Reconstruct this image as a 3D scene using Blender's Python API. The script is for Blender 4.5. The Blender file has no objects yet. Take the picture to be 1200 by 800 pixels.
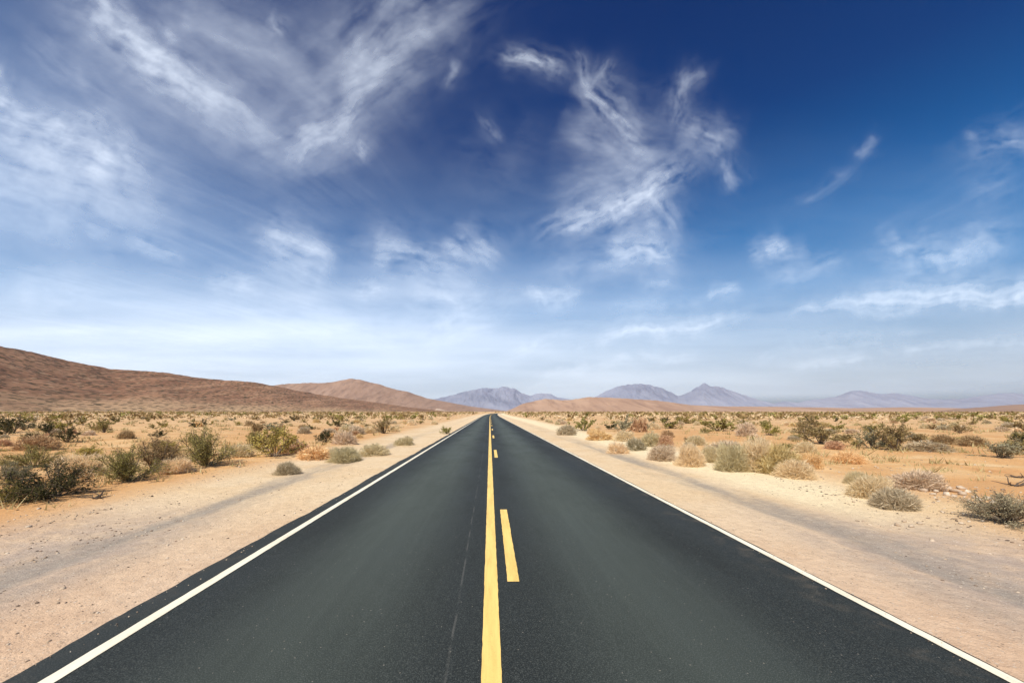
import bpy, math, random
import numpy as np
random.seed(11)
RNG = np.random.default_rng(11)
S = bpy.context.scene
COL = S.collection

# ------------------------------------------------------------------ camera, sky, sun, exposure
H_CAM = 1.77                      # eye height over the road
F = 467.0                         # focal length in pixels of a 1200 px wide picture
VX, VY = 574.0, 482.0             # where the straight road vanishes
cam = bpy.data.cameras.new('camera')
camo = bpy.data.objects.new('camera', cam); COL.objects.link(camo)
cam.sensor_width = 36.0
cam.lens = 36.0 * F / 1200.0
cam.shift_x = (600.0 - VX) / 1200.0
cam.shift_y = (VY - 400.0) / 1200.0
cam.clip_start = 0.1
cam.clip_end = 600000
camo.location = (0, 0, H_CAM)
camo.rotation_euler = (math.radians(90), 0, 0)
S.camera = camo

SUN_EL, SUN_AZ = math.radians(52), math.radians(210)   # azimuth clockwise from the view direction: behind the viewer
world = bpy.data.worlds.new('World'); S.world = world
world.use_nodes = True
wn = world.node_tree.nodes; wl = world.node_tree.links
wn.clear()
sky = wn.new('ShaderNodeTexSky'); sky.sky_type = 'NISHITA'; sky.sun_disc = False
sky.sun_elevation = SUN_EL; sky.sun_rotation = SUN_AZ
sky.altitude = 500; sky.air_density = 1.0; sky.dust_density = 0.3; sky.ozone_density = 1.0
# one tone curve for the whole sky, as a polariser and a slide film would give: the same colour wherever the sky is equally bright
bw = wn.new('ShaderNodeRGBToBW'); dv = wn.new('ShaderNodeMath'); dv.operation = 'MULTIPLY'; dv.inputs[1].default_value = 0.1
cr = wn.new('ShaderNodeValToRGB'); ml = wn.new('ShaderNodeMix'); ml.data_type = 'RGBA'; ml.blend_type = 'MULTIPLY'
ml.inputs[0].default_value = 1.0; ml.inputs[7].default_value = (10, 10, 10, 1)
CURVE = [(0.115, (0.0, 0.30, 1.85)), (0.155, (0.005, 0.66, 3.0)), (0.20, (0.06, 1.55, 5.1)), (0.246, (0.30, 2.6, 7.0)),
         (0.34, (1.10, 4.2, 9.1)), (0.51, (2.6, 5.3, 8.8)), (0.76, (4.5, 5.9, 7.3)), (1.0, (5.3, 5.9, 6.6))]
el_ = cr.color_ramp.elements
while len(el_) < len(CURVE): el_.new(0.5)
for k_, (p_, c_) in enumerate(CURVE):
    el_[k_].position = p_; el_[k_].color = (c_[0] / 10, c_[1] / 10, c_[2] / 10, 1)
bg = wn.new('ShaderNodeBackground'); bg.inputs[1].default_value = 0.05
wo = wn.new('ShaderNodeOutputWorld')
wl.new(sky.outputs[0], bw.inputs[0]); wl.new(bw.outputs[0], dv.inputs[0]); wl.new(dv.outputs[0], cr.inputs[0])
wl.new(cr.outputs[0], ml.inputs[6]); wl.new(ml.outputs[2], bg.inputs[0]); wl.new(bg.outputs[0], wo.inputs[0])

sd = bpy.data.lights.new('sun', 'SUN'); so = bpy.data.objects.new('sun', sd); COL.objects.link(so)
sd.energy = 4.6; sd.angle = math.radians(0.53); sd.color = (1.0, 0.925, 0.80)
# direction to the sun
SDIR = np.array([math.sin(SUN_AZ) * math.cos(SUN_EL), math.cos(SUN_AZ) * math.cos(SUN_EL), math.sin(SUN_EL)])
from mathutils import Vector
so.rotation_euler = Vector(SDIR).to_track_quat('Z', 'Y').to_euler()
so.location = (0, -20, 40)

S.view_settings.view_transform = 'Standard'
S.view_settings.look = 'None'
S.view_settings.exposure = 0.4
S.view_settings.gamma = 1.0
S.view_settings.use_curve_mapping = False
S.cycles.volume_step_rate = 1.0
S.cycles.transparent_max_bounces = 8
S.cycles.volume_bounces = 1
S.cycles.max_bounces = 6

# ------------------------------------------------------------------ numeric helpers
def hash2(ix, iy, seed):
    h = (ix.astype(np.int64) * 374761393 + iy.astype(np.int64) * 668265263 + seed * 974634777) & 0xFFFFFFFF
    h = ((h ^ (h >> 13)) * 1274126177) & 0xFFFFFFFF
    h = h ^ (h >> 16)
    return (h & 0xFFFFFF) / float(0xFFFFFF)

def vnoise(x, y, seed=0):
    x = np.asarray(x, float); y = np.asarray(y, float)
    ix = np.floor(x); iy = np.floor(y)
    fx = x - ix; fy = y - iy
    fx = fx * fx * fx * (fx * (fx * 6 - 15) + 10); fy = fy * fy * fy * (fy * (fy * 6 - 15) + 10)
    a = hash2(ix, iy, seed); b = hash2(ix + 1, iy, seed)
    c = hash2(ix, iy + 1, seed); d = hash2(ix + 1, iy + 1, seed)
    return (a * (1 - fx) + b * fx) * (1 - fy) + (c * (1 - fx) + d * fx) * fy   # 0..1

def fbm(x, y, seed=0, oct=4, gain=0.5):
    t = 0.0; a = 1.0; n = 0.0
    for k in range(oct):
        # turn every octave so that the lattice does not show
        c, s = math.cos(0.6 * k), math.sin(0.6 * k)
        t = t + a * vnoise((x * c - y * s) * 2 ** k + 17.3 * k, (x * s + y * c) * 2 ** k - 9.1 * k, seed + k * 31)
        n += a; a *= gain
    return t / n

def ridged(x, y, seed=0, oct=4):
    t = 0.0; a = 1.0; n = 0.0
    for k in range(oct):
        c, s = math.cos(0.7 * k), math.sin(0.7 * k)
        v = 1 - np.abs(2 * vnoise((x * c - y * s) * 2 ** k + 5.3 * k, (x * s + y * c) * 2 ** k, seed + 57 * k) - 1)
        t = t + a * v; n += a; a *= 0.5
    return t / n

def sstep(a, b, x):
    t = np.clip((np.asarray(x, float) - a) / (b - a), 0, 1)
    return t * t * (3 - 2 * t)

def road_cx(y):
    y = np.asarray(y, float)
    a = np.maximum(0, y - 110.0) ** 2 / (2 * 7000.0)
    return a + np.maximum(0, y - 330.0) ** 2 / (2 * 900.0)

def ground_z(x, y):
    x = np.asarray(x, float); y = np.asarray(y, float)
    r = np.abs(x - road_cx(np.clip(y, -1e9, 700)))
    z = sstep(6.3, 13, r) * (0.30 * (fbm(x / 8.0, y / 8.0, 3, 3) - 0.5) + 0.12 * (fbm(x / 1.7, y / 1.7, 8, 3) - 0.5))
    z = z + sstep(40, 160, r) * 1.5 * (fbm(x / 120.0, y / 120.0, 5, 3) - 0.55)
    z = z - 0.09 * (1 - sstep(5.6, 7.6, r))            # a bed for road and shoulders
    return z

def at(px, py):
    """point of the flat plain seen at a place of the photograph"""
    d = F * H_CAM / (py - VY)
    return (px - VX) / F * d, d

# ------------------------------------------------------------------ object helpers
def link(o, parent=None):
    COL.objects.link(o)
    if parent is not None: o.parent = parent
    return o

def tag(o, label=None, cat=None, group=None, kind=None):
    if label: o['label'] = label
    if cat: o['category'] = cat
    if group: o['group'] = group
    if kind: o['kind'] = kind
    return o

def np_mesh(name, v, faces, smooth=False, mat=None):
    """faces: list of (n,k) integer arrays"""
    me = bpy.data.meshes.new(name)
    v = np.asarray(v, np.float32)
    me.vertices.add(len(v)); me.vertices.foreach_set('co', v.ravel())
    faces = [np.asarray(f, np.int32) for f in faces if len(f)]
    loops = np.concatenate([f.ravel() for f in faces])
    sizes = np.concatenate([np.full(len(f), f.shape[1], np.int32) for f in faces])
    starts = np.concatenate([[0], np.cumsum(sizes)[:-1]]).astype(np.int32)
    me.loops.add(len(loops)); me.loops.foreach_set('vertex_index', loops)
    me.polygons.add(len(sizes)); me.polygons.foreach_set('loop_start', starts)
    me.update(calc_edges=True)
    if smooth: me.polygons.foreach_set('use_smooth', np.ones(len(sizes), bool))
    if mat: me.materials.append(mat)
    me.validate()
    return me

def grid_faces(nr, nc):
    i = np.arange(nr * nc).reshape(nr, nc)
    return np.stack([i[:-1, :-1], i[:-1, 1:], i[1:, 1:], i[1:, :-1]], -1).reshape(-1, 4)

def add_attr(me, name, vals):
    a = me.attributes.new(name, 'FLOAT', 'POINT'); a.data.foreach_set('value', np.asarray(vals, np.float32).ravel())

# ------------------------------------------------------------------ materials
class NT:
    def __init__(s, name):
        s.m = bpy.data.materials.new(name); s.m.use_nodes = True
        s.t = s.m.node_tree; s.t.nodes.clear()
        s.out = s.t.nodes.new('ShaderNodeOutputMaterial')
    def n(s, typ, **kw):
        nd = s.t.nodes.new('ShaderNode' + typ)
        for k, v in kw.items(): setattr(nd, k, v)
        return nd
    def l(s, a, b): s.t.links.new(a, b)
    def put(s, sock, v):
        if isinstance(v, (int, float)): sock.default_value = v
        elif isinstance(v, tuple): sock.default_value = v if len(v) == 4 or sock.type != 'RGBA' else (*v, 1)
        else: s.l(v, sock)
    def math(s, op, a, b=0.0, c=None, clamp=False):
        nd = s.n('Math', operation=op, use_clamp=clamp)
        s.put(nd.inputs[0], a); s.put(nd.inputs[1], b)
        if c is not None: s.put(nd.inputs[2], c)
        return nd.outputs[0]
    def mix(s, f, a, b, blend='MIX'):
        nd = s.n('Mix', data_type='RGBA', blend_type=blend)
        s.put(nd.inputs[0], f); s.put(nd.inputs[6], a); s.put(nd.inputs[7], b)
        return nd.outputs[2]
    def ramp(s, f, stops):
        nd = s.n('ValToRGB'); e = nd.color_ramp.elements
        while len(e) < len(stops): e.new(0.5)
        for k, (p, c) in enumerate(stops):
            e[k].position = p; e[k].color = (*c, 1) if len(c) == 3 else c
        s.put(nd.inputs[0], f)
        return nd.outputs[0]
    def rng(s, v, a, b, c=0.0, d=1.0, smooth=True):
        nd = s.n('MapRange'); nd.interpolation_type = 'SMOOTHSTEP' if smooth else 'LINEAR'
        s.put(nd.inputs[0], v); s.put(nd.inputs[1], a); s.put(nd.inputs[2], b); s.put(nd.inputs[3], c); s.put(nd.inputs[4], d)
        return nd.outputs[0]
    def pos(s): return s.n('NewGeometry').outputs['Position']
    def scale(s, vec, sc):
        nd = s.n('Mapping'); s.l(vec, nd.inputs[0]); nd.inputs[3].default_value = sc
        return nd.outputs[0]
    def noise(s, vec, scale, detail=3, rough=0.55, dist=0.0):
        nd = s.n('TexNoise'); s.l(vec, nd.inputs['Vector'])
        nd.inputs['Scale'].default_value = scale; nd.inputs['Detail'].default_value = detail
        nd.inputs['Roughness'].default_value = rough; nd.inputs['Distortion'].default_value = dist
        return nd.outputs[0]
    def voro(s, vec, scale, out='Color', feature='F1'):
        nd = s.n('TexVoronoi', feature=feature); s.l(vec, nd.inputs['Vector']); nd.inputs['Scale'].default_value = scale
        return nd.outputs[out]
    def attr(s, name):
        nd = s.n('Attribute', attribute_name=name); return nd.outputs['Fac']
    def bump(s, h, strength=0.4, dist=0.02):
        nd = s.n('Bump'); s.put(nd.inputs['Strength'], strength); s.put(nd.inputs['Distance'], dist); s.l(h, nd.inputs['Height'])
        return nd.outputs[0]
    def bsdf(s, col, rough=0.9, normal=None, spec=0.3):
        b = s.n('BsdfPrincipled'); s.put(b.inputs['Base Color'], col); s.put(b.inputs['Roughness'], rough)
        s.put(b.inputs['Specular IOR Level'], spec)
        if normal is not None: s.l(normal, b.inputs['Normal'])
        s.l(b.outputs[0], s.out.inputs[0])
        return b

def soil_material():
    t = NT('desert_soil'); P = t.pos()
    rx = t.attr('road_offset')
    xyz = t.n('SeparateXYZ'); t.l(P, xyz.inputs[0])
    big = t.noise(P, 0.09, 3)
    mid = t.noise(P, 0.55, 4)
    fine = t.noise(P, 7.0, 5, 0.65)
    grain = t.noise(P, 60.0, 3, 0.7)
    wob = t.math('MULTIPLY', t.math('SUBTRACT', t.noise(t.scale(P, (1, 0.35, 1)), 0.8, 3), 0.5), 1.3)
    r = t.math('ADD', t.math('ABSOLUTE', rx), wob)
    # open desert: orange to pale tan
    desert = t.ramp(mid, [(0.30, (0.56, 0.29, 0.115)), (0.50, (0.67, 0.415, 0.19)), (0.72, (0.74, 0.54, 0.30))])
    desert = t.mix(t.rng(big, 0.40, 0.64), desert, (0.61, 0.335, 0.14))
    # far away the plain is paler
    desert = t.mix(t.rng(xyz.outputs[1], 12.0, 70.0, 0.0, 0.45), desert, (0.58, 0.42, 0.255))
    # graded pale sand beside the road, pinker close by
    grade = t.mix(t.rng(mid, 0.35, 0.7), (0.74, 0.58, 0.38), (0.69, 0.51, 0.31))
    near = t.mix(t.rng(mid, 0.3, 0.7), (0.64, 0.47, 0.33), (0.59, 0.41, 0.275))
    grade = t.mix(t.rng(xyz.outputs[1], 3.0, 9.5, 0.0, 1.0), near, grade)
    gv = t.math('MULTIPLY', t.rng(t.math('ABSOLUTE', rx), 3.9, 5.0), t.math('SUBTRACT', 1.0, t.rng(xyz.outputs[1], 4.5, 9.0)))
    gv = t.math('MULTIPLY', gv, t.rng(t.noise(P, 2.2, 5, 0.7), 0.30, 0.60, 0.2, 0.9))
    grade = t.mix(gv, grade, (0.43, 0.345, 0.285))
    edge = t.rng(r, 6.4, 8.6)
    # the right side has a wide pale apron
    apron = t.math('MULTIPLY', t.rng(rx, 5.6, 6.6), t.math('SUBTRACT', 1.0, t.rng(r, 7.2, 10.5)))
    apron = t.math('MULTIPLY', apron, t.rng(xyz.outputs[1], 5.0, 9.0))
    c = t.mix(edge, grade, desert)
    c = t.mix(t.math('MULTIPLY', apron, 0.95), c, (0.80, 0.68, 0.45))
    # wheel track worn down to grey gravel
    trk = t.math('ABSOLUTE', t.math('SUBTRACT', t.math('ABSOLUTE', t.math('ADD', rx, t.math('MULTIPLY', wob, 0.18))), 5.2))
    trk = t.math('ADD', trk, t.math('MULTIPLY', t.math('SUBTRACT', t.noise(t.scale(P, (1.0, 0.5, 1.0)), 3.0, 6, 0.75), 0.5), 0.9))
    trk = t.math('MULTIPLY', trk, t.rng(xyz.outputs[1], 4.0, 8.0, 0.62, 1.0))
    trk = t.math('SUBTRACT', 1.0, t.rng(trk, 0.0, 0.80))
    brk = t.rng(t.noise(t.scale(P, (1.6, 0.22, 1)), 1.0, 4, 0.6), 0.30, 0.62)
    trk = t.math('MULTIPLY', trk, t.math('MULTIPLY', brk, t.rng(t.noise(P, 9.0, 4, 0.7), 0.2, 0.6, 0.55, 1.0)))
    trk = t.math('MULTIPLY', trk, t.rng(xyz.outputs[1], 15, 32, 0.85, 0.25))
    c = t.mix(trk, c, (0.30, 0.265, 0.225))
    # grain, small pebbles of other colours
    c = t.mix(t.rng(fine, 0.25, 0.75, 0.0, 0.50), c, t.mix(1.0, c, (0.66, 0.62, 0.60), 'MULTIPLY'))
    c = t.mix(t.rng(grain, 0.52, 0.75, 0.0, 0.45), c, t.mix(1.0, c, (0.55, 0.52, 0.52), 'MULTIPLY'))
    vd = t.n('TexVoronoi', feature='F1'); t.l(P, vd.inputs['Vector']); vd.inputs['Scale'].default_value = 26.0
    sep = t.n('SeparateColor'); t.l(vd.outputs['Color'], sep.inputs[0])
    peb = t.math('MULTIPLY', t.math('LESS_THAN', vd.outputs['Distance'], 0.26), t.math('GREATER_THAN', sep.outputs[0], 0.72))
    pc = t.ramp(sep.outputs[1], [(0.0, (0.13, 0.09, 0.07)), (0.5, (0.36, 0.27, 0.2)), (1.0, (0.66, 0.58, 0.48))])
    c = t.mix(t.math('MULTIPLY', peb, 0.75), c, pc)
    ve = t.n('TexVoronoi', feature='F1'); t.l(P, ve.inputs['Vector']); ve.inputs['Scale'].default_value = 62.0
    sp2 = t.n('SeparateColor'); t.l(ve.outputs['Color'], sp2.inputs[0])
    pe2 = t.math('MULTIPLY', t.math('LESS_THAN', ve.outputs['Distance'], 0.34), t.math('GREATER_THAN', sp2.outputs[0], 0.66))
    c = t.mix(t.math('MULTIPLY', pe2, 0.6), c, t.ramp(sp2.outputs[1], [(0.0, (0.17, 0.12, 0.095)), (0.5, (0.45, 0.34, 0.25)), (1.0, (0.76, 0.68, 0.56))]))
    peb = t.math('MAXIMUM', peb, pe2)
    hgt = t.math('ADD', t.math('MULTIPLY', fine, 1.0), t.math('MULTIPLY', grain, 0.35))
    hgt = t.math('ADD', hgt, t.math('MULTIPLY', peb, 0.35))
    t.bsdf(c, 0.95, t.bump(hgt, 0.8, 0.04), 0.15)
    return t.m

def asphalt_material():
    t = NT('asphalt'); P = t.pos()
    xyz = t.n('SeparateXYZ'); t.l(P, xyz.inputs[0])
    rx = t.attr('road_offset')
    fine = t.noise(P, 110.0, 3, 0.75)
    blot = t.noise(t.scale(P, (1.0, 0.30, 1)), 0.9, 5, 0.6)
    streak = t.noise(t.scale(P, (9.0, 0.05, 1)), 1.0, 4, 0.65)
    c = t.ramp(fine, [(0.32, (0.006, 0.008, 0.008)), (0.52, (0.021, 0.0255, 0.024)), (0.70, (0.088, 0.094, 0.086))])
    # polished lane middles are greyer, edges stay dark
    lane = t.math('ABSOLUTE', t.math('SUBTRACT', t.math('ABSOLUTE', rx), 1.45))
    lane = t.math('SUBTRACT', 1.0, t.rng(lane, 0.1, 1.25))
    lane = t.math('MULTIPLY', lane, t.rng(streak, 0.25, 0.75, 0.78, 1.0))
    c = t.mix(t.math('MULTIPLY', lane, t.rng(xyz.outputs[1], 3.0, 9.0, 0.45, 0.62)), c, t.mix(1.0, c, (0.060, 0.073, 0.059), 'ADD'))
    c = t.mix(t.rng(streak, 0.52, 0.8, 0.0, 0.18), c, t.mix(1.0, c, (0.022, 0.024, 0.024), 'ADD'))
    c = t.mix(t.rng(blot, 0.45, 0.75, 0.0, 0.45), c, t.mix(1.0, c, (0.55, 0.58, 0.62), 'MULTIPLY'))
    # dust blown over the margins
    mar = t.math('MULTIPLY', t.rng(t.math('ABSOLUTE', rx), 2.75, 3.5), t.rng(t.noise(P, 3.0, 5, 0.7), 0.48, 0.72, 0.0, 0.22))
    c = t.mix(mar, c, (0.30, 0.23, 0.16))
    # thin paving seam left of the centre line
    seam = t.math('ABSOLUTE', t.math('ADD', t.math('ADD', rx, 0.29), t.math('MULTIPLY', t.math('SUBTRACT', t.noise(t.scale(P, (0, 0.6, 0)), 1.0, 3), 0.5), 0.05)))
    seam = t.math('MULTIPLY', t.math('SUBTRACT', 1.0, t.rng(seam, 0.004, 0.014)), t.rng(t.noise(t.scale(P, (1, 0.5, 1)), 6.0, 3), 0.40, 0.6))
    c = t.mix(t.math('MULTIPLY', seam, 0.3), c, (0.16, 0.155, 0.14))
    # pale stones in the mix
    vd = t.n('TexVoronoi', feature='F1'); t.l(P, vd.inputs['Vector']); vd.inputs['Scale'].default_value = 38.0
    sep = t.n('SeparateColor'); t.l(vd.outputs['Color'], sep.inputs[0])
    st = t.math('MULTIPLY', t.math('LESS_THAN', vd.outputs['Distance'], 0.20), t.math('GREATER_THAN', sep.outputs[0], 0.975))
    c = t.mix(t.math('MULTIPLY', st, 0.55), c, (0.33, 0.30, 0.25))
    t.bsdf(c, t.rng(blot, 0.3, 0.7, 0.66, 0.82), t.bump(fine, 0.55, 0.006), 0.25)
    return t.m

def paint_material(name, col, wear=0.85):
    t = NT(name); P = t.pos()
    fine = t.noise(P, 90.0, 3, 0.75)
    big = t.noise(t.scale(P, (6, 0.5, 1)), 2.0, 4, 0.65)
    c = t.mix(t.rng(big, 0.35, 0.7, 0.0, 0.7), col, t.mix(1.0, col, (0.80, 0.74, 0.66), 'MULTIPLY'))
    hole = t.math('MULTIPLY', t.rng(fine, 0.57, 0.68), t.rng(big, 0.42, 0.70, 0.1, 1.0))
    c = t.mix(t.math('MULTIPLY', hole, wear), c, (0.06, 0.06, 0.055))
    t.bsdf(c, 0.7, t.bump(fine, 0.4, 0.004), 0.3)
    return t.m

def leaf_material(name, c0, c1, c2, trans=0.25):
    t = NT(name)
    isl = t.n('NewGeometry').outputs['Random Per Island']
    ob = t.n('ObjectInfo').outputs['Random']
    c = t.ramp(isl, [(0.0, c0), (0.55, c1), (1.0, c2)])
    hsv = t.n('HueSaturation'); t.l(c, hsv.inputs['Color'])
    t.l(t.rng(ob, 0, 1, 0.80, 1.22, False), hsv.inputs['Value']); t.l(t.rng(ob, 0, 1, 0.515, 0.488, False), hsv.inputs['Hue'])
    d = t.n('BsdfDiffuse'); tr = t.n('BsdfTranslucent'); m = t.n('MixShader'); m.inputs[0].default_value = trans
    t.l(hsv.outputs[0], d.inputs[0]); t.l(hsv.outputs[0], tr.inputs[0])
    t.l(d.outputs[0], m.inputs[1]); t.l(tr.outputs[0], m.inputs[2]); t.l(m.outputs[0], t.out.inputs[0])
    return t.m

def wood_material(name, a, b):
    t = NT(name); P = t.pos()
    t.bsdf(t.mix(t.noise(P, 30, 3), a, b), 0.9, None, 0.2)
    return t.m

def stone_material():
    t = NT('stone'); P = t.pos()
    isl = t.n('NewGeometry').outputs['Random Per Island']
    ob = t.n('ObjectInfo').outputs['Random']
    c = t.ramp(t.math('FRACT', t.math('ADD', isl, ob)), [(0.0, (0.10, 0.075, 0.06)), (0.3, (0.28, 0.20, 0.14)), (0.65, (0.46, 0.35, 0.25)), (1.0, (0.62, 0.53, 0.42))])
    c = t.mix(t.rng(t.noise(P, 40, 4), 0.35, 0.7, 0, 0.5), c, t.mix(1.0, c, (0.6, 0.58, 0.55), 'MULTIPLY'))
    t.bsdf(c, 0.9, t.bump(t.noise(P, 55, 4), 0.5, 0.01), 0.2)
    return t.m

def pale_stone_material():
    t = NT('pale_stone'); P = t.pos()
    ob = t.n('ObjectInfo').outputs['Random']
    c = t.ramp(ob, [(0.0, (0.42, 0.31, 0.22)), (1.0, (0.66, 0.56, 0.44))])
    c = t.mix(t.rng(t.noise(P, 25, 4), 0.35, 0.7, 0, 0.55), c, t.mix(1.0, c, (0.62, 0.56, 0.5), 'MULTIPLY'))
    t.bsdf(c, 0.9, t.bump(t.noise(P, 45, 4), 0.6, 0.012), 0.2)
    return t.m

def hill_material(name, base, light, dark, sc, shrubs=True):
    t = NT(name); P = t.scale(t.pos(), (1.0, 0.30, 1.0))
    big = t.noise(P, 0.012 * sc, 5, 0.6)
    mid = t.noise(t.scale(t.pos(), (1.0, 0.12, 0.7)), 0.05 * sc, 6, 0.7)
    c = t.mix(t.rng(big, 0.35, 0.68), base, light)
    c = t.mix(t.rng(mid, 0.46, 0.66, 0, 0.8), c, dark)
    c = t.mix(t.rng(t.noise(P, 0.03 * sc, 6, 0.72), 0.52, 0.66, 0, 0.7), c, light)
    if shrubs:
        at_ = t.attr('apron')
        spots = t.n('TexVoronoi', feature='F1'); t.l(P, spots.inputs['Vector']); spots.inputs['Scale'].default_value = 0.16 * sc
        sp = t.math('MULTIPLY', t.math('LESS_THAN', spots.outputs['Distance'], 0.40), t.rng(mid, 0.30, 0.5))
        c = t.mix(t.math('MULTIPLY', at_, t.rng(big, 0.3, 0.6, 0.35, 0.9)), c, (0.40, 0.27, 0.16))
        c = t.mix(t.math('MULTIPLY', sp, 0.9), c, (0.045, 0.038, 0.022))
        sp2 = t.n('TexVoronoi', feature='F1'); t.l(P, sp2.inputs['Vector']); sp2.inputs['Scale'].default_value = 0.07 * sc
        c = t.mix(t.math('MULTIPLY', t.math('LESS_THAN', sp2.outputs['Distance'], 0.22), 0.55), c, (0.40, 0.27, 0.17))
    t.bsdf(c, 0.95, t.bump(mid, 0.8, 2.5 / sc), 0.1)
    return t.m

M_SOIL = soil_material()
M_ASPH = asphalt_material()
M_WHITE = paint_material('white_road_paint', (0.80, 0.74, 0.60))
M_YELLOW = paint_material('yellow_road_paint', (0.82, 0.57, 0.18))
M_LEAF = {
    'olive':  leaf_material('olive_leaves', (0.150, 0.131, 0.044), (0.312, 0.263, 0.090), (0.525, 0.438, 0.175)),
    'dark':   leaf_material('dark_green_leaves', (0.022, 0.025, 0.015), (0.055, 0.058, 0.027), (0.20, 0.18, 0.075)),
    'yellow': leaf_material('yellow_green_leaves', (0.192, 0.156, 0.042), (0.360, 0.300, 0.078), (0.564, 0.480, 0.156)),
    'grey':   leaf_material('grey_green_leaves', (0.172, 0.155, 0.098), (0.322, 0.287, 0.178), (0.494, 0.443, 0.299)),
    'brown':  leaf_material('brown_olive_leaves', (0.163, 0.115, 0.050), (0.312, 0.225, 0.103), (0.475, 0.356, 0.181)),
}
M_TWIG = {
    'tan':  leaf_material('tan_dry_twigs', (0.62, 0.49, 0.29), (0.78, 0.64, 0.41), (0.86, 0.74, 0.52), 0.45),
    'gold': leaf_material('golden_dry_twigs', (0.504, 0.336, 0.144), (0.744, 0.540, 0.264), (0.860, 0.720, 0.420), 0.3),
    'greyed': leaf_material('greyish_dry_twigs', (0.364, 0.286, 0.189), (0.585, 0.474, 0.325), (0.806, 0.676, 0.494), 0.3),
    'rust': leaf_material('rusty_dry_twigs', (0.325, 0.194, 0.106), (0.525, 0.344, 0.194), (0.725, 0.525, 0.325), 0.3),
}
M_GRASS = leaf_material('straw_grass', (0.36, 0.27, 0.12), (0.52, 0.41, 0.21), (0.64, 0.53, 0.31), 0.3)
M_WOOD = wood_material('grey_brown_bark', (0.12, 0.085, 0.06), (0.24, 0.19, 0.145))
M_DEAD = wood_material('dead_wood', (0.07, 0.05, 0.04), (0.16, 0.12, 0.09))
M_STONE = stone_material()
M_PALE = pale_stone_material()

# ------------------------------------------------------------------ ground, shoulders, road
def spaced(a, b, d0, grow, dmax=1e9):
    out = [a]; d = d0
    while out[-1] < b:
        out.append(out[-1] + d); d = min(d * grow, dmax)
    out[-1] = b
    return out

xs_half = spaced(0.0, 14.0, 0.14, 1.004) ; xs_half += spaced(xs_half[-1] + 0.2, 27000.0, 0.25, 1.055)
xs = np.array([-x for x in xs_half[:0:-1]] + xs_half)
ys = np.array([-4500.0, -1200, -400, -150, -60, -25, -12, -6, -3, -1] + spaced(0.0, 16.0, 0.13, 1.006) + spaced(16.5, 15500.0, 0.35, 1.045))
X, Y = np.meshgrid(xs, ys)
Z = ground_z(X, Y)
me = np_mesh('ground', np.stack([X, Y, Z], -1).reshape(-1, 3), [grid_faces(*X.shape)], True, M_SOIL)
add_attr(me, 'road_offset', X - road_cx(np.clip(Y, -1e9, 700)))
tag(link(bpy.data.objects.new('ground', me)), 'orange tan desert plain spreading from the road to the foot of the hills', kind='structure')

L_EDGE, R_EDGE = -3.20, 3.52
def edge_wobble(y, seed, amp):
    return amp * (fbm(y * 1.3, y * 0 + 3.0, seed, 3) - 0.5) * 2 + amp * 0.6 * (fbm(y * 11, y * 0 + 8.0, seed + 5, 2) - 0.5)
yr = np.array([-60.0, -30, -15, -8, -4, -2, 0] + spaced(0.5, 640.0, 0.08, 1.012, 6.0))

def strip(name, y, offs, zs, mat, kind=None, parent=None, thick=0.0):
    """a sheet that follows the road; offs: list of arrays of sideways offsets, zs likewise"""
    cx = road_cx(y)
    Xs = np.stack([cx + o for o in offs], 1); Ys = np.repeat(y[:, None], len(offs), 1)
    Zs = np.stack([z + 0 * y for z in zs], 1)
    m = np_mesh(name, np.stack([Xs, Ys, Zs], -1).reshape(-1, 3), [grid_faces(*Xs.shape)], True, mat)
    add_attr(m, 'road_offset', Xs - cx[:, None])
    o = link(bpy.data.objects.new(name, m), parent)
    return tag(o, kind=kind)

le = L_EDGE + edge_wobble(yr, 41, 0.05); re_ = R_EDGE + edge_wobble(yr, 77, 0.02)
def crown(o): return 0.012 * (1 - (np.abs(o) / 3.5) ** 2)
inner = [-2.8, -2.2, -1.6, -1.0, -0.5, 0.0, 0.5, 1.0, 1.6, 2.2, 2.8, 3.3]
offs = [le - 0.03, le] + [np.full_like(yr, v) for v in inner] + [re_, re_ + 0.03]
zs = [-0.075 + 0 * yr, crown(le) - 0.004] + [crown(np.full_like(yr, v)) for v in inner] + [crown(re_) - 0.004, -0.075 + 0 * yr]
road = strip('road', yr, offs, zs, M_ASPH, 'structure')
tag(road, 'dark straight two lane asphalt road running to the horizon')

def shoulder(sign, edge, label):
    u = [0.0, 0.12, 0.3, 0.6, 0.9, 1.2, 1.5, 1.75, 2.0, 2.3, 2.7, 3.2, 3.7, 4.3]
    offs, zs = [], []
    outw = 0.25 * (fbm(yr * 0.35, yr * 0, 19 + int(sign), 3) - 0.5)
    for v in u:
        o = edge - sign * 0.02 + sign * v * (1 + outw * 0.3)
        x = road_cx(yr) + o
        z = -0.020 - 0.010 * v + 0.030 * (fbm(x / 0.7, yr / 1.5, 23, 4) - 0.5) * min(1, v * 2.5)
        ra = np.abs(np.abs(o) - 5.2)
        z = z - 0.022 * (1 - sstep(0.1, 0.4, ra)) + 0.014 * np.exp(-((ra - 0.5) / 0.12) ** 2)
        if v >= 3.7: z = ground_z(x, yr) + (0.01 if v < 4 else -0.06)
        offs.append(o); zs.append(z)
    if sign > 0: pass
    else: offs, zs = offs[::-1], zs[::-1]
    return tag(strip('gravel_shoulder', yr, offs, zs, M_SOIL, 'structure'), label)
shoulder(-1, le, 'pale sandy gravel shoulder with a grey wheel track left of the road')
shoulder(1, re_, 'pale sandy gravel shoulder with a grey wheel track right of the road')

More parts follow.
